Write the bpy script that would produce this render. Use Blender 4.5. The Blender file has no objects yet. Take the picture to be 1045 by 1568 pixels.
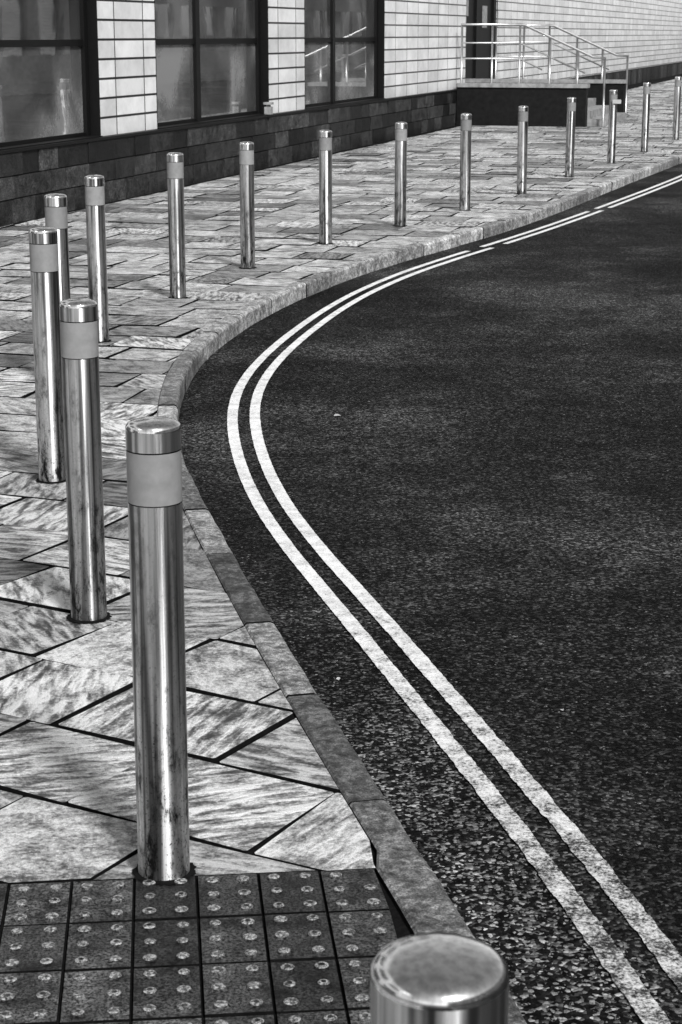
import bpy, math, random
from mathutils import Vector, geometry
random.seed(7)
scn=bpy.context.scene
# ------------------------------------------------------------------ helpers
class NT:
    def __init__(s,name):
        s.m=bpy.data.materials.new(name); s.m.use_nodes=True
        s.t=s.m.node_tree; s.t.nodes.clear()
        s.out=s.n('ShaderNodeOutputMaterial'); s.b=s.n('ShaderNodeBsdfPrincipled')
        s.l(s.b.outputs[0],s.out.inputs[0])
    def n(s,t,**k):
        x=s.t.nodes.new(t)
        for a,v in k.items(): setattr(x,a,v)
        return x
    def l(s,a,b): s.t.links.new(a,b)
    def setv(s,sock,v):
        if isinstance(v,bpy.types.NodeSocket): s.l(v,sock)
        else: sock.default_value=v
    def coord(s,kind='Object',scale=(1,1,1),rot=(0,0,0)):
        c=s.n('ShaderNodeTexCoord'); m=s.n('ShaderNodeMapping')
        m.inputs['Scale'].default_value=scale; m.inputs['Rotation'].default_value=rot
        s.l(c.outputs[kind],m.inputs[0]); return m.outputs[0]
    def noise(s,vec,scale,detail=4,rough=.55,dist=0):
        x=s.n('ShaderNodeTexNoise'); s.l(vec,x.inputs['Vector'])
        x.inputs['Scale'].default_value=scale; x.inputs['Detail'].default_value=detail
        x.inputs['Roughness'].default_value=rough; x.inputs['Distortion'].default_value=dist
        return x.outputs['Fac']
    def voro(s,vec,scale,feature='F1',out='Distance'):
        x=s.n('ShaderNodeTexVoronoi',feature=feature); s.l(vec,x.inputs['Vector'])
        x.inputs['Scale'].default_value=scale; return x.outputs[out]
    def ramp(s,fac,pts):
        x=s.n('ShaderNodeValToRGB'); s.l(fac,x.inputs[0]); e=x.color_ramp.elements
        while len(e)<len(pts): e.new(.5)
        for i,(p,v) in enumerate(pts):
            e[i].position=p; e[i].color=(v,v,v,1)
        return x.outputs[0]
    def math(s,op,a,b=0.,clamp=False):
        x=s.n('ShaderNodeMath',operation=op); x.use_clamp=clamp
        s.setv(x.inputs[0],a); s.setv(x.inputs[1],b); return x.outputs[0]
    def bump(s,h,strength=.5,dist=.01,prev=None):
        x=s.n('ShaderNodeBump'); x.inputs['Strength'].default_value=strength; x.inputs['Distance'].default_value=dist
        s.l(h,x.inputs['Height'])
        if prev is not None: s.l(prev,x.inputs['Normal'])
        return x.outputs[0]
    def mixf(s,f,a,b):
        return s.math('ADD',s.math('MULTIPLY',a,s.math('SUBTRACT',1.,f)),s.math('MULTIPLY',b,f))
    def grey(s,v):
        cc=s.n('ShaderNodeCombineColor'); [s.l(v,cc.inputs[i]) for i in range(3)]; return cc.outputs[0]
    def done(s,col=None,rough=None,metal=None,normal=None,spec=None):
        for k,v in (('Base Color',col),('Roughness',rough),('Metallic',metal),('Normal',normal),('Specular IOR Level',spec)):
            if v is None: continue
            if isinstance(v,(int,float)) and k=='Base Color': v=(v,v,v,1)
            s.setv(s.b.inputs[k],v)
        return s.m
def mesh_obj(name,verts,faces,mats,fm=None,smooth=False,parent=None,uvs=None,attr=None):
    me=bpy.data.meshes.new(name); me.from_pydata([tuple(v) for v in verts],[],faces)
    for m in (mats if isinstance(mats,list) else [mats]): me.materials.append(m)
    if fm: me.polygons.foreach_set('material_index',fm)
    if smooth: me.polygons.foreach_set('use_smooth',[True]*len(me.polygons))
    if uvs:
        l=me.uv_layers.new(name='UVMap')
        for lp in me.loops: l.data[lp.index].uv=uvs[lp.vertex_index]
    if attr:
        for an,vals in attr.items():
            a=me.attributes.new(an,'FLOAT','POINT'); a.data.foreach_set('value',vals)
    me.update()
    o=bpy.data.objects.new(name,me); scn.collection.objects.link(o)
    if parent: o.parent=parent
    return o
def empty(name,loc=(0,0,0)):
    o=bpy.data.objects.new(name,None); o.location=loc; o.empty_display_size=.2
    scn.collection.objects.link(o); return o
def box(V,F,x0,x1,y0,y1,z0,z1):
    b=len(V)
    V+= [(x0,y0,z0),(x1,y0,z0),(x1,y1,z0),(x0,y1,z0),(x0,y0,z1),(x1,y0,z1),(x1,y1,z1),(x0,y1,z1)]
    F+= [(b,b+3,b+2,b+1),(b+4,b+5,b+6,b+7),(b,b+1,b+5,b+4),(b+1,b+2,b+6,b+5),(b+2,b+3,b+7,b+6),(b+3,b,b+4,b+7)]
def catmull(P,step=.03):
    P=[Vector(p) for p in P]; Q=[P[0]*2-P[1]]+P+[P[-1]*2-P[-2]]; out=[]
    for i in range(1,len(Q)-2):
        a,b,c,d=Q[i-1:i+3]; n=max(2,int((c-b).length/step))
        for k in range(n):
            t=k/n
            out.append(.5*((2*b)+(c-a)*t+(2*a-5*b+4*c-d)*t*t+(3*b-a-3*c+d)*t**3))
    out.append(P[-1]); return out
def smooth_pts(P,it=3):
    P=[Vector(p) for p in P]
    for _ in range(it):
        P=[P[0]]+[P[i]*.5+(P[i-1]+P[i+1])*.25 for i in range(1,len(P)-1)]+[P[-1]]
    return P
def resample(P,step):
    out=[P[0]]; acc=0
    for i in range(1,len(P)):
        a=P[i-1]; seg=(P[i]-a).length
        while acc+seg>=step:
            t=(step-acc)/seg; a=a+(P[i]-a)*t; out.append(a); seg=(P[i]-a).length; acc=0
        acc+=seg
    return out
def offset(P,d):
    out=[]
    for i in range(len(P)):
        t=(P[min(i+1,len(P)-1)]-P[max(i-1,0)]).normalized()
        out.append(P[i]+Vector((t.y,-t.x))*d)   # +d = to the right (road side)
    return out
def sstep(a,b,x):
    t=max(0,min(1,(x-a)/(b-a))); return t*t*(3-2*t)
def road_z(y): return -.016-.086*sstep(5.2,8.4,y)
WK=.2754
def wallx(y): return -3.25+WK*(y-18)

# ------------------------------------------------------------------ materials
def mat_steel(name,rough,dirt,bs,aniso):
    s=NT(name); v=s.coord('Object'); info=s.n('ShaderNodeObjectInfo')
    add=s.n('ShaderNodeVectorMath',operation='ADD'); s.l(v,add.inputs[0])
    sc=s.math('MULTIPLY',info.outputs['Random'],37.)
    s.l(sc,add.inputs[1]); v=add.outputs[0]
    m=s.n('ShaderNodeMapping'); m.inputs['Scale'].default_value=(1,1,.02); s.l(v,m.inputs[0])
    streak=s.noise(m.outputs[0],110,3,.6); wide=s.noise(m.outputs[0],48,2,.5)
    m2=s.n('ShaderNodeMapping'); m2.inputs['Scale'].default_value=(1,1,.35); s.l(v,m2.inputs[0])
    blot=s.noise(m2.outputs[0],34,6,.72)
    fine=s.noise(v,160,4,.7)
    spots=s.ramp(fine,[(.58,0),(.66,1)])
    sx=s.n('ShaderNodeSeparateXYZ'); c=s.n('ShaderNodeTexCoord'); s.l(c.outputs['Object'],sx.inputs[0])
    low=s.ramp(sx.outputs[2],[(0,1),(.08,.65),(.40,.34),(.8,.06)])
    d=s.math('ADD',s.math('MULTIPLY',s.ramp(blot,[(.52,0),(.66,1)]),s.ramp(sx.outputs[2],[(.1,1),(.8,.5)])),s.math('MULTIPLY',low,s.ramp(blot,[(.38,.1),(.56,1)])))
    d=s.math('MULTIPLY',d,dirt,True)
    d=s.math('ADD',d,s.math('MULTIPLY',s.math('MULTIPLY',spots,low),dirt*1.6),True)
    base=s.math('MULTIPLY',s.ramp(streak,[(.35,.65),(.62,.98)]),s.ramp(wide,[(.40,.22),(.50,.82),(.58,1.)]) if bs>.1 else 1.)  # wide noise paints bright and dark reflection stripes into the colour
    col=s.mixf(d,base,.03)
    r=s.math('ADD',s.math('MULTIPLY',d,.25),s.math('ADD',s.math('MULTIPLY',streak,.10),rough-.05),True)
    nb=s.bump(streak,bs,.002); nb=s.bump(fine,bs*.4,.002,nb)
    if aniso:
        tg=s.n('ShaderNodeTangent',direction_type='RADIAL',axis='Z'); s.l(tg.outputs[0],s.b.inputs['Tangent'])
        s.b.inputs['Anisotropic'].default_value=aniso; s.b.inputs['Anisotropic Rotation'].default_value=.25
    return s.done(s.grey(col),r,1.0,nb)
M_steel=mat_steel('stainless_steel',.34,.70,.18,.92)
M_cap=mat_steel('polished_steel_cap',.15,.05,.02,.0)
M_capside=mat_steel('brushed_cap_rim',.31,.05,.14,.92)
def mat_band():
    s=NT('reflective_band'); v=s.coord('Object'); n=s.noise(v,30,5,.6)
    info=s.n('ShaderNodeObjectInfo')
    base=s.math('ADD',s.math('MULTIPLY',info.outputs['Random'],.07),.18)
    col=s.math('MULTIPLY',base,s.ramp(n,[(.3,.85),(.7,1.1)]))
    return s.done(s.grey(col),.45,0,s.bump(s.voro(v,350),.1,.001))
M_band=mat_band()
def simple(name,col,rough=.6,metal=0,nscale=20,amp=.2,bstr=.1,bscale=80,spec=.5):
    s=NT(name); v=s.coord('Object'); n=s.noise(v,nscale,6,.6)
    c=s.ramp(n,[(.25,col*(1-amp)),(.75,col*(1+amp))])
    return s.done(c,rough,metal,s.bump(s.noise(v,bscale,5,.6),bstr,.005),spec)
M_dark=simple('dark_frame_paint',.005,.5,spec=.15)
M_mortar=simple('mortar_bedding',.006,.95,nscale=60,amp=.6,bstr=.6,bscale=150,spec=.05)
def mat_slab():
    s=NT('sandstone_flags'); uv=s.n('ShaderNodeUVMap').outputs[0]
    a=s.n('ShaderNodeAttribute',attribute_name='rnd').outputs['Fac']
    a2=s.n('ShaderNodeAttribute',attribute_name='rnd2').outputs['Fac']
    m=s.n('ShaderNodeMapping'); m.inputs['Scale'].default_value=(1,3.8,1); s.l(uv,m.inputs[0])
    st=s.noise(m.outputs[0],8.5,5,.55,.35)                # riven ridges
    iso=s.noise(uv,13,8,.76,.1)
    big=s.noise(uv,3.2,4,.6)
    fine=s.noise(uv,75,5,.8)
    grain=s.noise(uv,330,3,.7)
    st=s.mixf(s.ramp(a2,[(.2,.15),(.6,1.)]),iso,st)
    h=s.math('ADD',s.math('MULTIPLY',st,1.0),s.math('MULTIPLY',fine,.25))
    dk=s.ramp(a,[(0,1.),(.45,.80),(.7,.45),(1.,.22)])
    t=s.math('ADD',s.math('MULTIPLY',st,.48),s.math('ADD',s.math('MULTIPLY',big,.2),s.math('MULTIPLY',fine,.32)))
    c1=s.ramp(t,[(.405,.03),(.455,.14),(.50,.42),(.55,.80)])
    spk=s.ramp(grain,[(.3,.5),(.7,1.4)])
    col=s.math('MULTIPLY',s.math('MULTIPLY',c1,dk),spk)
    r=s.math('ADD',s.math('MULTIPLY',a2,.12),s.ramp(t,[(.42,.50),(.58,.26)]),True)
    nb=s.bump(h,.75,.022); nb=s.bump(grain,.35,.002,nb)
    return s.done(s.grey(col),r,0,nb,.6)
M_slab=mat_slab()
def mat_kerb():
    s=NT('granite_kerb'); uv=s.coord('Object')
    a=s.n('ShaderNodeAttribute',attribute_name='rnd').outputs['Fac']
    n=s.noise(uv,9,6,.65); g=s.noise(uv,230,4,.7); b=s.noise(uv,45,5,.7)
    t=s.math('ADD',s.math('MULTIPLY',n,.4),s.math('MULTIPLY',b,.6))
    c=s.ramp(t,[(.40,.035),(.50,.11),(.60,.27)])
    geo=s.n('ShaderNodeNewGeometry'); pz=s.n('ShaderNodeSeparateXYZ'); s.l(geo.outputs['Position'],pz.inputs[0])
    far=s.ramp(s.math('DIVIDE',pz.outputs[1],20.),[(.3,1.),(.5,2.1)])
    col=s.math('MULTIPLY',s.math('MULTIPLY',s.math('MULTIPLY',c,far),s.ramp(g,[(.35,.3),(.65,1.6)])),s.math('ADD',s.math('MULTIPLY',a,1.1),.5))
    nb=s.bump(b,.6,.01); nb=s.bump(g,.5,.002,nb)
    return s.done(s.grey(col),.6,0,nb,.3)
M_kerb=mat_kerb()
def mat_road():
    s=NT('asphalt'); v=s.coord('Object')
    vo=s.voro(v,115); vc=s.voro(v,115,'F1','Color'); g=s.noise(v,210,3,.7); p=s.noise(v,.42,6,.62); p2=s.noise(v,2.2,6,.7); mid=s.noise(v,34,5,.8)
    patch=s.math('ADD',s.math('MULTIPLY',p,.65),s.math('MULTIPLY',p2,.35))
    base=s.ramp(patch,[(.40,.006),(.50,.017),(.60,.048)])
    sep=s.n('ShaderNodeSeparateColor'); s.l(vc,sep.inputs[0])
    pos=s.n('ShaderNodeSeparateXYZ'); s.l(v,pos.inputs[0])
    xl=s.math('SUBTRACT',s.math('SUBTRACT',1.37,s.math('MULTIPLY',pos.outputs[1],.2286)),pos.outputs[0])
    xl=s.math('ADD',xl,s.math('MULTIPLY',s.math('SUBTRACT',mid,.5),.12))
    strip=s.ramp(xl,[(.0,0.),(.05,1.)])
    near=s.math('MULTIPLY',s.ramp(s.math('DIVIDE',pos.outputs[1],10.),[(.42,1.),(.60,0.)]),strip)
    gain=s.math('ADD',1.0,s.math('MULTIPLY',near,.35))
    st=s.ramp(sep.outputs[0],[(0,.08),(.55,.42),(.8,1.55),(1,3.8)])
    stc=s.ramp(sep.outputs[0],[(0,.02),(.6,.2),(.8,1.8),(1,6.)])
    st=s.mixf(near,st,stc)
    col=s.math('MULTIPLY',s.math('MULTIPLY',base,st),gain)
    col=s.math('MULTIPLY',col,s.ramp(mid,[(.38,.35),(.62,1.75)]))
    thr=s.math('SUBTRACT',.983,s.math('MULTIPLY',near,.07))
    hi=s.math('MULTIPLY',s.math('GREATER_THAN',sep.outputs[1],thr),.22)  # sparse white specks painted in as glints, denser pebble specks near kerb
    col=s.math('ADD',col,s.math('MULTIPLY',hi,s.ramp(g,[(.5,0),(.6,1)])))
    h=s.math('ADD',s.math('SUBTRACT',1.,vo),s.math('MULTIPLY',g,.4))
    nb=s.bump(h,.8,.005)
    return s.done(s.grey(col),.7,0,nb,.05)
M_road=mat_road()
def mat_line():
    s=NT('worn_road_paint'); v=s.coord('Object')
    n=s.noise(v,14,8,.75); g=s.noise(v,120,5,.75)
    pos=s.n('ShaderNodeSeparateXYZ'); s.l(v,pos.inputs[0])
    near=s.ramp(s.math('DIVIDE',pos.outputs[1],10.),[(.30,.12),(.60,0.)])
    t=s.math('SUBTRACT',s.math('ADD',s.math('MULTIPLY',n,.5),s.math('MULTIPLY',g,.5)),near)
    c=s.ramp(t,[(.34,.015),(.385,.18),(.44,.5),(.55,.78)])
    return s.done(c,.55,0,s.bump(g,.5,.004),.3)
M_line=mat_line()
def mat_tile():
    s=NT('white_glazed_tiles'); uv=s.n('ShaderNodeUVMap').outputs[0]
    br=s.n('ShaderNodeTexBrick'); s.l(uv,br.inputs['Vector']); br.offset=0.0
    for k,x in (('Color1',(.80,)*3+(1,)),('Color2',(.60,)*3+(1,)),('Mortar',(.008,)*3+(1,))): br.inputs[k].default_value=x
    for k,x in (('Scale',1.),('Mortar Size',.013),('Mortar Smooth',.15),('Bias',-.2),('Brick Width',.855),('Row Height',.2045)): br.inputs[k].default_value=x
    n=s.noise(uv,1.6,7,.7); d=s.ramp(n,[(.3,.66),(.6,1.)])
    mx=s.n('ShaderNodeMix',data_type='RGBA',blend_type='MULTIPLY'); mx.inputs[0].default_value=1; s.l(br.outputs[0],mx.inputs[6]); s.l(d,mx.inputs[7])
    nb=s.bump(s.math('SUBTRACT',1.,br.outputs['Fac']),.5,.006); nb=s.bump(s.noise(uv,2.5,3,.5),.08,.02,nb)
    return s.done(mx.outputs[2],.28,0,nb)
M_tile=mat_tile()
def mat_plinth():
    s=NT('dark_granite_blocks'); v=s.coord('Object'); a=s.n('ShaderNodeAttribute',attribute_name='rnd').outputs['Fac']
    n=s.noise(v,7,8,.75); g=s.noise(v,60,5,.8)
    c=s.ramp(n,[(.35,.003),(.65,.026)])
    col=s.math('MULTIPLY',s.math('MULTIPLY',c,s.ramp(g,[(.42,.25),(.62,2.8)])),s.math('ADD',s.math('MULTIPLY',a,2.4),.2))
    return s.done(s.grey(col),.55,0,s.bump(n,.9,.04),.2)
M_plinth=mat_plinth()
def mat_glass():
    s=NT('window_glass'); v=s.coord('Object')
    n=s.noise(v,.9,3,.5,.6); g=s.noise(v,25,5,.65)
    sp=s.n('ShaderNodeSeparateXYZ'); s.l(v,sp.inputs[0])
    refl_lift=s.ramp(s.math('DIVIDE',sp.outputs[2],10.),[(.15,1.3),(.175,.6)])  # reflection boost put into the colour, stronger in the lower panes
    col=s.ramp(s.math('ADD',s.math('MULTIPLY',n,.8),s.math('MULTIPLY',g,.2)),[(.38,.04),(.5,.09),(.62,.22)])
    col=s.math('MULTIPLY',col,refl_lift)
    nb=s.bump(n,.04,.03)
    s.b.inputs['IOR'].default_value=2.6
    return s.done(s.grey(col),.02,0,nb,1.)
M_glass=mat_glass()
M_conc=simple('weathered_concrete',.22,.7,nscale=8,amp=.5,bstr=.3)
M_blackwall=simple('dark_painted_wall',.006,.6,nscale=12,amp=.7,bstr=.3,bscale=30,spec=.15)
M_rail=simple('brushed_handrail_steel',.5,.4,1)
def mat_tact():
    s=NT('blister_concrete'); v=s.coord('Object'); a=s.n('ShaderNodeAttribute',attribute_name='rnd').outputs['Fac']
    n=s.noise(v,11,6,.7); g=s.noise(v,150,4,.85)
    c=s.ramp(n,[(.35,.006),(.65,.045)])
    col=s.math('MULTIPLY',s.math('MULTIPLY',c,s.ramp(g,[(.42,.06),(.60,4.2)])),s.math('ADD',a,.45))
    nb=s.bump(g,.9,.007)
    return s.done(s.grey(col),.6,0,nb,.2)
M_tact=mat_tact()
def mat_wear():
    s=NT('worn_blister_tops'); v=s.coord('Object'); g=s.noise(v,140,5,.8)
    return s.done(s.ramp(g,[(.40,.02),(.50,.14),(.60,.42)]),.6,0,s.bump(g,.8,.004),.2)
M_wear=mat_wear()
M_ground=simple('ground_earth',.06,.9,nscale=2,amp=.3)
M_brick=simple('opposite_render',.35,.8,nscale=3,amp=.3)

# ------------------------------------------------------------------ ground + road
mesh_obj('ground',[(-1500,-1500,-.2),(1500,-1500,-.2),(1500,1500,-.2),(-1500,1500,-.2)],[(0,1,2,3)],M_ground)
ys=[-40,-20,-8,0]+[4+.3*i for i in range(20)]+[12,20,40,80,160]
V=[];F=[]
for y in ys: V+=[(wallx(y)+.4,y,road_z(y)),(10+WK*y,y,road_z(y))]
for i in range(len(ys)-1): F.append((2*i,2*i+1,2*i+3,2*i+2))
mesh_obj('road',V,F,M_road)

# ------------------------------------------------------------------ kerb
KP=[(3.2,-12),(2.2,-6),(1.35,-2),(.95,0),(.62,1.6),(.44,2.55),(0.351,3.08),(0.262,3.5),(0.184,3.80),(0.066,4.30),(-0.045,4.79),(-0.161,5.286),(-0.3,5.921),(-0.445,6.6),(-0.587,7.307),(-0.690,7.85),(-0.768,8.5),(-0.822,9.2),(-0.845,9.882),(-0.829,10.55),(-0.758,11.3),(-0.62,12.1),(-0.43,12.93),(-0.205,13.75),(0.117,14.75),(0.56,15.85),(1.10,17.0),(1.60,18.15),(2.264,19.89),(2.99,22.1),(3.96,25.02),(5.05,28),(7.6,35.5),(14,55),(28,100)]
KC=resample(catmull(smooth_pts([Vector(p) for p in KP],1),.02),.03)
def kw(y): return .098+.025*(1-sstep(3.78,3.84,y))
KI=[]
off=offset(KC,-1.0)
for p,q in zip(KC,off): KI.append(p+(q-p)*kw(p.y))
V=[];F=[];rn=[];FM=[]
i=0;N=len(KC)
while i<N-8:
    L=int(random.uniform(.62,.92)/.03) if KC[i].y<30 else 40
    j=min(N-1,i+L); r=random.random(); dz=random.uniform(-.004,.004); prev=None
    ks=list(range(i,j,3))
    if j-ks[-1]<2: ks.pop()
    ks.append(j)
    lat=random.uniform(-.005,.005)
    for k in ks:
        o=KC[k]; inn=KI[k]
        if k==j:
            b_=(KC[k]-KC[k-1]).normalized()*.011; o=o-b_; inn=inn-b_
        d=(inn-o).normalized(); o=o+d*lat
        z=.006+dz; e=random.uniform(-.0025,.0025)
        prof=[(o+d*.004,-.22),(o+d*(.0+e),z-.018),(o+d*(.006+e),z-.006),(o+d*.018,z),(inn-d*.008,z),(inn-d*.002,z-.006),(inn,-.1)]
        b=len(V)
        V+=[(p.x,p.y,zz) for p,zz in prof]; rn+=[r]*7
        if prev is not None:
            for q in range(6): F.append((prev+q,prev+q+1,b+q+1,b+q)); FM.append(1 if q==5 else 0)
        else: F.append(tuple(b+q for q in range(7))); FM.append(1)
        prev=b
    F.append(tuple(prev+q for q in reversed(range(7)))); FM.append(1)
    if j<N-2:
        o=KC[j]; inn=KI[j]; t=(KC[j]-KC[j-1]).normalized(); d=(inn-o).normalized(); b=len(V)
        for s0 in (-.012,.001):
            for (pp,zz) in ((o+d*.012,-.2),(o+d*.012,-.012),(inn-d*.004,-.006)):
                q=pp+t*s0; V.append((q.x,q.y,zz)); rn.append(0)
        F+=[(b,b+1,b+4,b+3),(b+1,b+2,b+5,b+4)]; FM+=[1,1]
    i=j
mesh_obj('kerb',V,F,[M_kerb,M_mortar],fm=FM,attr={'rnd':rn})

# ------------------------------------------------------------------ pavement slabs
ang=math.radians(15.4)
U=Vector((math.sin(ang),math.cos(ang))); W=Vector((math.cos(ang),-math.sin(ang)))
ANC=Vector((-.6,6.5)); 
def warp(p):
    de=-math.radians(15)*(1-sstep(4.8,9.5,p.y)); d=p-ANC
    c,s_=math.cos(de),math.sin(de)
    return ANC+Vector((d.x*c-d.y*s_,d.x*s_+d.y*c))
region=[KI[k] for k in range(0,len(KI),4) if -6<KI[k].y<90]
region=region+[Vector((wallx(92)+.02,90)),Vector((wallx(-6)+.02,-6))]
tA=Vector((-.731,3.666)); tdir=Vector((.995,.0963)).normalized(); tn=Vector((-tdir.y,tdir.x))
tact=[tA-tdir*1.1,tA-tdir*1.1-tn*2.4,tA+tdir*1.6-tn*2.4,tA+tdir*1.6]
verts=[];faces=[]
def addpoly(P):
    b=len(verts); verts.extend(P); faces.append(list(range(b,b+len(P)))); return len(faces)-1
RID=addpoly(region); TID=addpoly(tact)
slabs={}
uu=-12.0
while uu<92:
    h=.40 if uu<14 else .48
    g=.0068 if uu<8 else .0090
    ww=-9+random.uniform(0,.6)
    while ww<9:
        L=random.choice([.35,.42,.52]) if uu<14 else random.choice([.42,.5,.6])
        j=[random.uniform(-.007,.007) for _ in range(4)]
        jj=[random.uniform(-.003,.003) for _ in range(4)]
        ctr=U*(uu+h/2)+W*(ww+L/2)
        if wallx(ctr.y)-.5<ctr.x<wallx(ctr.y)+9 and (ctr.x< 2+.38*max(0,ctr.y)):
            a0,a1,b0,b1=ww+g,ww+L-g,uu+g,uu+h-g
            e=.006
            cs=[(a0+j[0],b0+e+jj[0]),(a0+j[0]+e,b0+jj[0]),((a0+a1)/2,b0+random.uniform(-.002,.003)),(a1+j[1]-e,b0+jj[1]),(a1+j[1],b0+e+jj[1]),(a1+j[2],b1-e+jj[2]),(a1+j[2]-e,b1+jj[2]),((a0+a1)/2,b1+random.uniform(-.003,.002)),(a0+j[3]+e,b1+jj[3]),(a0+j[3],b1-e+jj[3])]
            P=[warp(U*b+W*a) for a,b in cs]
            slabs[addpoly(P)]=warp(ctr)
        ww+=L
    uu+=h
res=geometry.delaunay_2d_cdt(verts,[],faces,1,1e-5,True)
ov,oe,of,_,_,fo=res
by={}
for f,ids in zip(of,fo):
    if RID in ids and TID not in ids:
        for k in ids:
            if k in slabs: by.setdefault(k,[]).append(f)
V=[];F=[];rn=[];rn2=[];UV=[];FM=[]
for k,fs in by.items():
    c=slabs[k]; a,b=random.random(),random.random()
    a=a*.6 if random.random()<.76 else .6+.4*a
    tx,ty,tz=random.uniform(-.018,.018),random.uniform(-.018,.018),random.uniform(-.003,.001)
    th=random.choice([0,0,90,90,25,-35,60])+random.uniform(-14,14); th=math.radians(th+ (15 if c.y>9 else 28)); ct,st=math.cos(th),math.sin(th); ox,oy=random.uniform(0,60),random.uniform(0,60)
    mp={}
    def gv(i):
        if i not in mp:
            p=ov[i]; d=p-c; mp[i]=len(V)
            V.append((p.x,p.y,tz+d.x*tx+d.y*ty)); UV.append((d.x*ct-d.y*st+ox,d.x*st+d.y*ct+oy)); rn.append(a); rn2.append(b)
        return mp[i]
    ed={}
    for f in fs:
        t=[gv(i) for i in f]; F.append(tuple(t)); FM.append(0)
        for q in range(len(t)):
            e=(t[q],t[(q+1)%len(t)]); ed[e]=1
    for (x,y) in list(ed):
        if (y,x) not in ed:
            bb=len(V)
            for z in (x,y):
                V.append((V[z][0],V[z][1],-.03)); UV.append(UV[z]); rn.append(a); rn2.append(b)
            F.append((y,x,bb,bb+1)); FM.append(1)
pav=empty('pavement')
mesh_obj('flagstones',V,F,[M_slab,M_mortar],fm=FM,uvs=UV,attr={'rnd':rn,'rnd2':rn2},parent=pav)
V=[];F=[]
ks=[k for k in range(0,len(KI),5) if -6.5<KI[k].y<92]
for k in ks:
    p=KI[k]; V+=[(wallx(p.y)-.3,p.y,-.0115),(p.x+.01,p.y,-.0115)]
for i in range(len(ks)-1): F.append((2*i,2*i+1,2*i+3,2*i+2))
mesh_obj('mortar_bed',V,F,M_mortar,parent=pav)

# ------------------------------------------------------------------ tactile paving
V=[];F=[];FM=[];rn=[]
def kerbx(y):
    best=min(KI,key=lambda p:abs(p.y-y)); return best.x
cw,ch=.1333,.2
for ix in range(-9,13):
    for iy in range(0,12):
        a0=ix*cw+ .02; b0=-(iy+1)*ch
        org=tA+tdir*a0+tn*b0
        e=.0035; e2=.0048
        pts=[(e,e2),(cw-e,e2),(cw-e,ch-e2),(e,ch-e2)]
        P=[org+tdir*a+tn*b for a,b in pts]
        if P[0].x>kerbx(P[0].y)-.03 or P[3].x>kerbx(P[3].y)-.03: continue
        P=[Vector((min(p.x,kerbx(p.y)-.004),p.y)) for p in P]
        r=random.random(); dz=random.uniform(-.0015,.0015); b=len(V)
        V+=[(p.x,p.y,-.001+dz) for p in P]+[(p.x,p.y,-.03) for p in P]; rn+=[r]*8
        F+=[(b,b+1,b+2,b+3),(b,b+4,b+5,b+1),(b+1,b+5,b+6,b+2),(b+2,b+6,b+7,b+3),(b+3,b+7,b+4,b)]; FM+=[0]+[2]*4
        for q in range(2):
            for w_ in range(3):
                c=org+tdir*(.0333+.0667*q)+tn*(.0333+.0667*w_)
                if c.x>kerbx(c.y)-.03: continue
                c=c+Vector((random.uniform(-.0015,.0015),random.uniform(-.0015,.0015)))
                n=16; b=len(V); rs=random.uniform(.85,1.05); keep=random.random()
                for R,z in ((.0165,-.001),(.0140,.0030),(.0112,.0048),(.0060,.0053)):
                    for t in range(n):
                        V.append((c.x+rs*R*math.cos(t*6.2832/n),c.y+rs*R*math.sin(t*6.2832/n),z+dz)); rn.append(r)
                top=1 if keep<.55 else 0
                for lv in range(3):
                    for t in range(n):
                        F.append((b+lv*n+t,b+lv*n+(t+1)%n,b+(lv+1)*n+(t+1)%n,b+(lv+1)*n+t)); FM.append(1 if lv>=1 else 0)
                F.append(tuple(b+3*n+t for t in range(n))); FM.append(top)
mesh_obj('tactile_paving',V,F,[M_tact,M_wear,M_mortar],fm=FM,attr={'rnd':rn})

# ------------------------------------------------------------------ double lines
LP=[(0.90,1.5),(0.75,2.4),(0.602,3.12),(0.567,3.32),(0.519,3.56),(0.468,3.80),(0.38,4.19),(0.305,4.50),(0.208,4.90),(0.075,5.435),(-0.055,5.951),(-0.196,6.521),(-0.335,7.149),(-0.462,8.03),(-0.530,8.74),(-0.553,9.4),(-0.525,10.06),(-0.435,10.815),(-0.293,11.686),(-0.105,12.60),(0.085,13.4),(0.43,14.5),(0.88,15.6),(1.43,16.8),(2.09,18.4),(2.80,20.25),(4.40,24.5),(5.6,28),(8.1,35.5),(14.5,55),(28.6,100)]
LP=[Vector(p)*((1.763-road_z(p[1]))/1.813) for p in LP]
LC=resample(catmull(smooth_pts(LP,1),.02),.01)
V=[];F=[]
for oo in (0.0,.112):
    C_=offset(LC,oo); E1=offset(C_,-.026); E2=offset(C_,.026); prev=None
    j1=j2=0
    for k in range(0,len(C_)):
        y=C_[k].y
        if y>60: break
        if y>12 and k%4: continue
        gap=(16.55+oo*2<y<16.85+oo*2) or (20.3+oo<y<20.62+oo)
        if gap: prev=None; continue
        am=.0008*(1+1.6*(1-sstep(4,6,y)))
        j1=j1*.6+random.uniform(-1,1)*am; j2=j2*.6+random.uniform(-1,1)*am
        a=E1[k]; b_=E2[k]; d=(b_-a).normalized(); a=a+d*j1; b_=b_+d*j2
        b=len(V); z=road_z(y)+.005
        V+=[(a.x,a.y,z),(b_.x,b_.y,z)]
        if prev is not None: F.append((prev,prev+1,b+1,b))
        prev=b
mesh_obj('double_yellow_lines',V,F,M_line)

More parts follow.
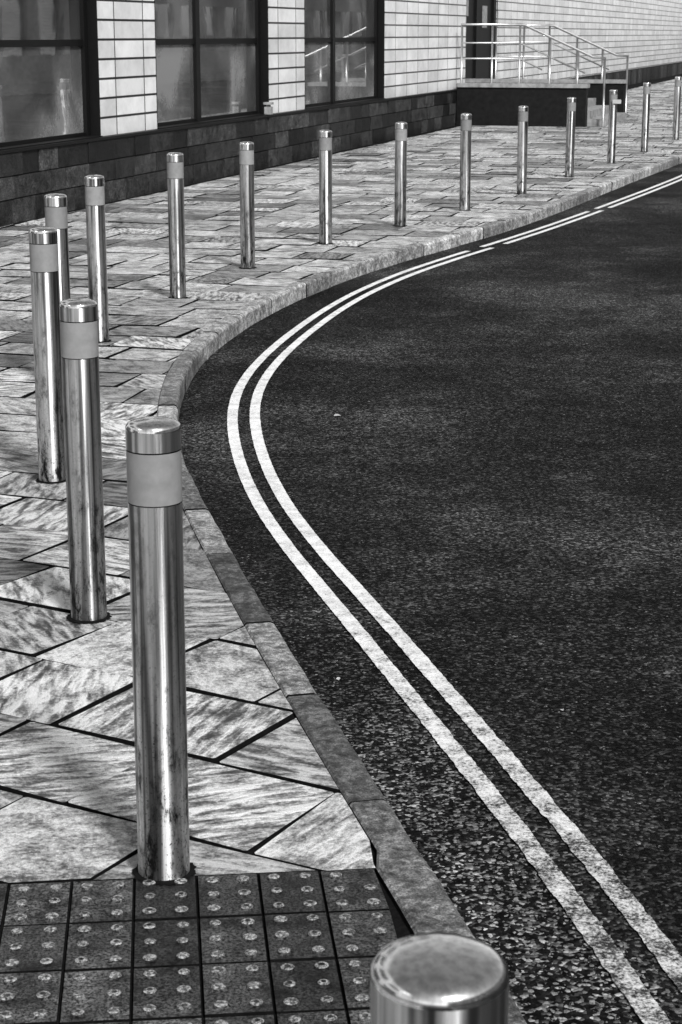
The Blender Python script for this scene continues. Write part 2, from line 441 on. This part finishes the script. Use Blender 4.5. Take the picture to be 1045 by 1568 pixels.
# ------------------------------------------------------------------ bollards
def bollard(x,y,h):
    R=.0567
    segs=[ # (points (r,z) , material)
     ([(0.0001,h),(.02,h-.0008),(.036,h-.003),(.047,h-.006),(.053,h-.0095),(.0562,h-.0145),(R,h-.021)],1),
     ([(R,h-.021),(R,h-.04),(R,h-.0615)],5),
     ([(R,h-.0615),(R-.0022,h-.0622)],3),
     ([(R-.0022,h-.0622),(R-.0022,h-.0645)],3),
     ([(R-.0004,h-.0645),(R-.0004,h-.172)],2),
     ([(R-.0004,h-.172),(R-.002,h-.1725),(R-.002,h-.1745)],3),
     ([(R-.0008,h-.1745),(R-.0008,.55*h),(R-.0008,.25*h),(R-.0008,-.02)],0),
     ([(R-.002,.0),(R+.012,-.004)],4),
    ]
    n=64;V=[];F=[];FM=[]
    for pts,m in segs:
        b=len(V)
        for (r,z) in pts:
            for t in range(n):
                rr=r
                if m==4 and r>R+.01: rr=r+random.uniform(-.004,.004)
                V.append((rr*math.cos(t*2*math.pi/n),rr*math.sin(t*2*math.pi/n),z if m!=4 else (.004 if r<R+.01 else .0)))
        for lv in range(len(pts)-1):
            for t in range(n):
                F.append((b+lv*n+t,b+(lv+1)*n+t,b+(lv+1)*n+(t+1)%n,b+lv*n+(t+1)%n)); FM.append(m)
    o=mesh_obj('bollard',V,F,[M_steel,M_cap,M_band,M_dark,M_mortar,M_capside],fm=FM,smooth=True)
    o.location=(x,y,0.002); o.rotation_euler=(random.uniform(-.004,.004),random.uniform(-.004,.004),random.uniform(0,6))
    return o
BL=[(0.08,1.385,1.035),(-0.384,3.721,1.003),(-0.786,5.543,0.995),(-1.176,7.386,1.024),(-1.432,9.45,0.985),(-1.43,10.937,0.97),(-1.123,12.796,0.985),(-0.724,14.497,0.963),(-0.133,16.219,0.967),(0.56,17.748,0.964),(1.276,19.364,0.978),(2.052,21.384,0.979),(2.901,23.974,0.989),(3.796,26.561,1.01),(4.69,29.258,1.04),(5.749,32.553,1.06)]
bol=[bollard(*b) for b in BL]
V=[];F=[]; box(V,F,-.02,.10,-.075,-.066,.82,.875)
s_=mesh_obj('notice_plate',V,F,simple('notice_white',.4,.4)); s_.parent=bol[13]; bol[13].rotation_euler=(0,0,0)

# ------------------------------------------------------------------ building (local frame: x along wall, y = into wall, z up)
bld=empty('tiled_building',(-3.25,18.0,0)); wa=math.atan2(1,WK)
bld.rotation_euler=(0,0,wa)
def uvbox(name,boxes,mat,parent):
    V=[];F=[];UVs=[]
    for (x0,x1,y0,y1,z0,z1) in boxes:
        for quad in ([(x0,y0,z0),(x1,y0,z0),(x1,y0,z1),(x0,y0,z1)],[(x1,y1,z0),(x0,y1,z0),(x0,y1,z1),(x1,y1,z1)],
                     [(x0,y1,z0),(x0,y0,z0),(x0,y0,z1),(x0,y1,z1)],[(x1,y0,z0),(x1,y1,z0),(x1,y1,z1),(x1,y0,z1)],
                     [(x0,y0,z1),(x1,y0,z1),(x1,y1,z1),(x0,y1,z1)],[(x0,y1,z0),(x1,y1,z0),(x1,y0,z0),(x0,y0,z0)]):
            b=len(V); V+=quad; F.append((b,b+1,b+2,b+3))
            for q in quad: UVs.append((q[0]+q[1]*1.0-2.97+85.5,q[2]-.68+20.45))
    return mesh_obj(name,V,F,mat,uvs=UVs,parent=parent)
PZ=.69; TOP=9.2
wins=[(-19.5,-15.2),(-13.6,-9.3),(-7.7,-3.4),(-1.8,2.5),(4.2,8.5),(10.24,15.0)]
END=21.8
tiles=[];x=-26
for (a,b) in wins:
    tiles.append((x,a,0,.35,PZ,TOP)); x=b
    tiles.append((a,b,0,.35,3.15,4.6)); tiles.append((a,b,0,.35,7.0,TOP))
tiles.append((x,END,0,.35,PZ,TOP))
uvbox('tile_cladding',tiles,M_tile,bld)
fr=[];gl=[]
for (a,b) in wins:
    for (z0,z1,tr) in ((PZ,3.15,1.67),(4.6,7.0,5.6)):
        mid=(a+b)/2-.38
        y0,y1=.13,.19
        fr+=[(a,a+.10,y0-.02,y1,z0,z1),(b-.10,b,y0-.02,y1,z0,z1),(mid-.07,mid+.07,y0-.02,y1,z0,z1)]
        for (p,q) in ((a+.10,mid-.07),(mid+.07,b-.10)):
            fr+=[(p,q,y0,y1,z0,z0+.05),(p,q,y0,y1,z1-.08,z1),(p,q,y0,y1,tr-.035,tr+.035)]
            for (w0,w1) in ((z0+.05,tr-.035),(tr+.035,z1-.08)): gl.append((p,q,y0+.025,y0+.035,w0,w1))
        fr+=[(b-.012,b-.002,-.004,y0-.022,z0,z1),(a+.002,a+.012,-.004,y0-.022,z0,z1)]
        fr.append((a+.013,b-.013,-.03,y0-.022,z0-.03,z0+.012))
uvbox('window_frames',fr,M_dark,bld); uvbox('window_panes',gl,M_glass,bld)
uvbox('interior_lining',[(-25,END-.5,.6,.7,PZ,TOP-.5)],M_dark,bld)
def plinth(name,x0,x1,y,top,rows):
    V=[];F=[];rn=[]
    hh=(top-.03)/rows
    for r in range(rows):
        x=x0+random.uniform(-.3,0)
        while x<x1:
            L=random.uniform(.4,.85); a=max(x,x0); b=min(x+L-.012,x1)
            if b-a>.05:
                d=random.uniform(0,.018)
                box(V,F,a,b,y-.05-d,y+.3,r*hh+.006-(.3 if r==0 else 0),(r+1)*hh-.006); rn+=[random.random()**1.5]*8
            x+=L
    mesh_obj(name,V,F,M_plinth,attr={'rnd':rn},parent=bld)
    uvbox(name+'_backing',[(x0,x1,y-.03,y+.32,-.2,top-.03),(x0,x1,y-.075,y+.32,top-.03,top)],M_dark,bld)
plinth('plinth_stones',-26,END,0,PZ,3)
uvbox('far_wing_tiles',[(29.5,100,.8,1.2,.45,TOP),(END,29.5,.8,1.2,3.0,TOP),(END-.35,END-.002,.351,1.2,PZ,TOP)],M_tile,bld)
plinth('far_plinth',29.6,100,.8,.45,1)
uvbox('entrance_door_frame',[(END+.02,22.4,.85,1.0,.6,3.0),(24.5,24.8,.85,1.0,.6,3.0),(27.1,27.4,.85,1.0,.6,3.0),(29.2,29.49,.85,1.0,.6,3.0),(22.4,24.5,.87,.98,2.7,3.0),(24.8,27.1,.87,.98,2.7,3.0),(27.4,29.2,.87,.98,2.7,3.0)],M_dark,bld)
uvbox('entrance_door_leaves',[(22.4,24.5,.9,.93,.6,2.7),(24.8,27.1,.9,.93,.6,2.7),(27.4,29.2,.9,.93,.6,2.7)],M_dark,bld)
uvbox('entry_panel',[(25.2,26.2,.86,.899,2.15,2.5),(25.5,25.9,.86,.899,1.75,2.0),(28.0,28.4,.86,.899,1.9,2.4)],M_conc,bld)
uvbox('roof_parapet',[(-26,END,-.06,.5,TOP,TOP+.25),(END,100,.74,1.4,TOP,TOP+.25),(-26,100,.5,14,TOP-.2,TOP-.05)],M_conc,bld)
uvbox('rear_walls',[(-26,-25.6,.352,14,-.2,TOP),(99.6,100,1.201,14,-.2,TOP),(-25.6,99.6,13.7,14,-.2,TOP)],M_conc,bld)
V=[];F=[]; box(V,F,8.2,8.3,-.12,-.03,.70,.80); box(V,F,8.225,8.275,-.10,-.05,.8,.83); box(V,F,8.19,8.31,-.13,-.02,.83,.86)
mesh_obj('sill_light',V,F,M_conc,parent=bld)

# ------------------------------------------------------------------ entrance steps & rail
ent=empty('entrance_steps',(-3.25,18.0,0)); ent.rotation_euler=(0,0,wa)
S0=20.6; D=2.65; LH=.74
uvbox('cheek_wall',[(S0,S0+.28,-D,-.08,-.2,LH-.002)],M_blackwall,ent)
uvbox('cheek_coping',[(S0-.03,S0+.31,-D-.03,-.08,LH,LH+.075)],M_conc,ent)
uvbox('far_cheek_wall',[(S0+3.6,S0+3.88,-D-.3,.8-.002,-.2,LH-.002)],M_blackwall,ent)
uvbox('far_cheek_coping',[(S0+3.57,S0+3.91,-D-.33,.79,LH,LH+.075)],M_conc,ent)
st=[(S0+.281,S0+3.599,-1.7,.79,-.2,LH-.01)]
nst=4
for k in range(nst):
    st.append((S0+.281,S0+3.599,-1.7-(k+1)*.33,-1.7-k*.33-.001,-.2,LH-.01-(k+1)*LH/(nst+1)))
uvbox('treads',st,M_conc,ent)
def tube(pts,r,V,F,n=10):
    pts=[Vector(p) for p in pts]; prev=None
    for i,p in enumerate(pts):
        t=(pts[min(i+1,len(pts)-1)]-pts[max(i-1,0)]).normalized()
        a=t.cross(Vector((.3,.9,.1))).normalized(); b_=t.cross(a).normalized(); b=len(V)
        for k in range(n):
            q=p+(a*math.cos(k*2*math.pi/n)+b_*math.sin(k*2*math.pi/n))*r; V.append(q)
        if prev is not None:
            for k in range(n): F.append((prev+k,prev+(k+1)%n,b+(k+1)%n,b+k))
        else: F.append(tuple(b+k for k in range(n)))
        prev=b
    F.append(tuple(prev+k for k in reversed(range(n))))
hr=empty('handrail',(-3.25,18.0,0)); hr.rotation_euler=(0,0,wa)
V=[];F=[]
for sx,zb in ((S0+.14,LH+.07),(S0+3.74,LH+.07)):
    zt=LH+1.2
    tube([(sx,.0-.12,zt),(sx,-1.3,zt),(sx,-1.4,zt-.02),(sx,-2.75,zt-.62),(sx,-3.0,zt-.64)],.024,V,F)
    tube([(sx,-.12,zt-.35),(sx,-1.3,zt-.35),(sx,-2.6,zt-.92)],.016,V,F)
    tube([(sx,-.12,zt-.65),(sx,-1.3,zt-.65),(sx,-1.75,zt-.86)],.016,V,F)
    for yy,zz in ((-.14,zt),(-.75,zt),(-1.3,zt),(-1.9,zt-.25),(-2.45,zt-.49)): tube([(sx,yy,zb),(sx,yy,zz)],.022,V,F)
    tube([(sx,-2.98,-.0),(sx,-2.98,zt-.64)],.022,V,F)
mesh_obj('rails',V,F,M_rail,smooth=True,parent=hr)

# ------------------------------------------------------------------ street opposite (beyond the right edge of the photo)
op=empty('office_building',(10+3.2,0,0)); op.rotation_euler=(0,0,wa)
uvbox('walls',[(-30,110,-10,-.3,-.2,1.0)],M_conc,op)
ws=[];gs=[]
for fl in range(2):
    z=1.0+fl*3.1
    ws.append((-30,110,-10,-.3,z+2.0,z+3.1))
    gs.append((-30,110,-9.8,-.45,z,z+2.0))
    for i in range(47): ws.append((-30+i*3,-30+i*3+1.1,-9.9,-.32,z,z+2.0))
uvbox('storeys',ws,M_brick,op); uvbox('glazing',gs,M_glass,op)
op2=empty('opposite_pavement',(10,0,0)); op2.rotation_euler=(0,0,wa)
uvbox('slabs',[(-40,115,-3.3,-.15,-.2,0.0)],M_conc,op2); uvbox('kerb_edge',[(-40,115,-.148,0,-.2,.004)],M_conc,op2)

# ------------------------------------------------------------------ litter
V=[];F=[]
def leaf(x,y,s):
    z=road_z(y)+.004; a=random.uniform(0,6.28); b=len(V); n=7
    for k in range(n):
        rr=s*random.uniform(.5,1.1); V.append((x+rr*math.cos(a+k*6.283/n),y+rr*1.3*math.sin(a+k*6.283/n),z+random.uniform(0,.004)))
    F.append(tuple(range(b,b+n)))
for (x,y,s) in [(-.02,9.2,.024),(.6,4.75,.007),(-.01,5.0,.009)]: leaf(x,y,s)
mesh_obj('fallen_leaves',V,F,simple('pale_leaf',.4,.6))

# ------------------------------------------------------------------ light
w=bpy.data.worlds.new('World'); scn.world=w; w.use_nodes=True; t=w.node_tree; t.nodes.clear()
sky=t.nodes.new('ShaderNodeTexSky'); sky.sky_type='NISHITA'; sky.sun_disc=False
EL,AZ=math.radians(42),math.radians(155)   # azimuth from +Y toward +X
sky.sun_elevation=EL; sky.sun_rotation=AZ
bw=t.nodes.new('ShaderNodeRGBToBW'); bg=t.nodes.new('ShaderNodeBackground'); ou=t.nodes.new('ShaderNodeOutputWorld')
t.links.new(sky.outputs[0],bw.inputs[0]); t.links.new(bw.outputs[0],bg.inputs[0]); t.links.new(bg.outputs[0],ou.inputs[0])
bg.inputs[1].default_value=.15
sd=bpy.data.lights.new('sun','SUN'); sd.energy=5.0; sd.angle=math.radians(9); so=bpy.data.objects.new('sun',sd); scn.collection.objects.link(so)
dirv=Vector((math.sin(AZ)*math.cos(EL),math.cos(AZ)*math.cos(EL),math.sin(EL)))
so.rotation_euler=dirv.to_track_quat('Z','Y').to_euler()
# ------------------------------------------------------------------ camera
cd=bpy.data.cameras.new('camera'); co=bpy.data.objects.new('camera',cd); scn.collection.objects.link(co)
co.location=(0,0,1.763); co.rotation_euler=(math.pi/2-.2515,0,0)
cd.sensor_fit='VERTICAL'; cd.sensor_height=36; cd.sensor_width=24; cd.lens=2850/1568*36; cd.clip_start=.1; cd.clip_end=3000
cd.dof.use_dof=True; cd.dof.focus_distance=6; cd.dof.aperture_fstop=22
scn.camera=co
scn.view_settings.view_transform='Standard'; scn.view_settings.look='None'; scn.view_settings.exposure=0
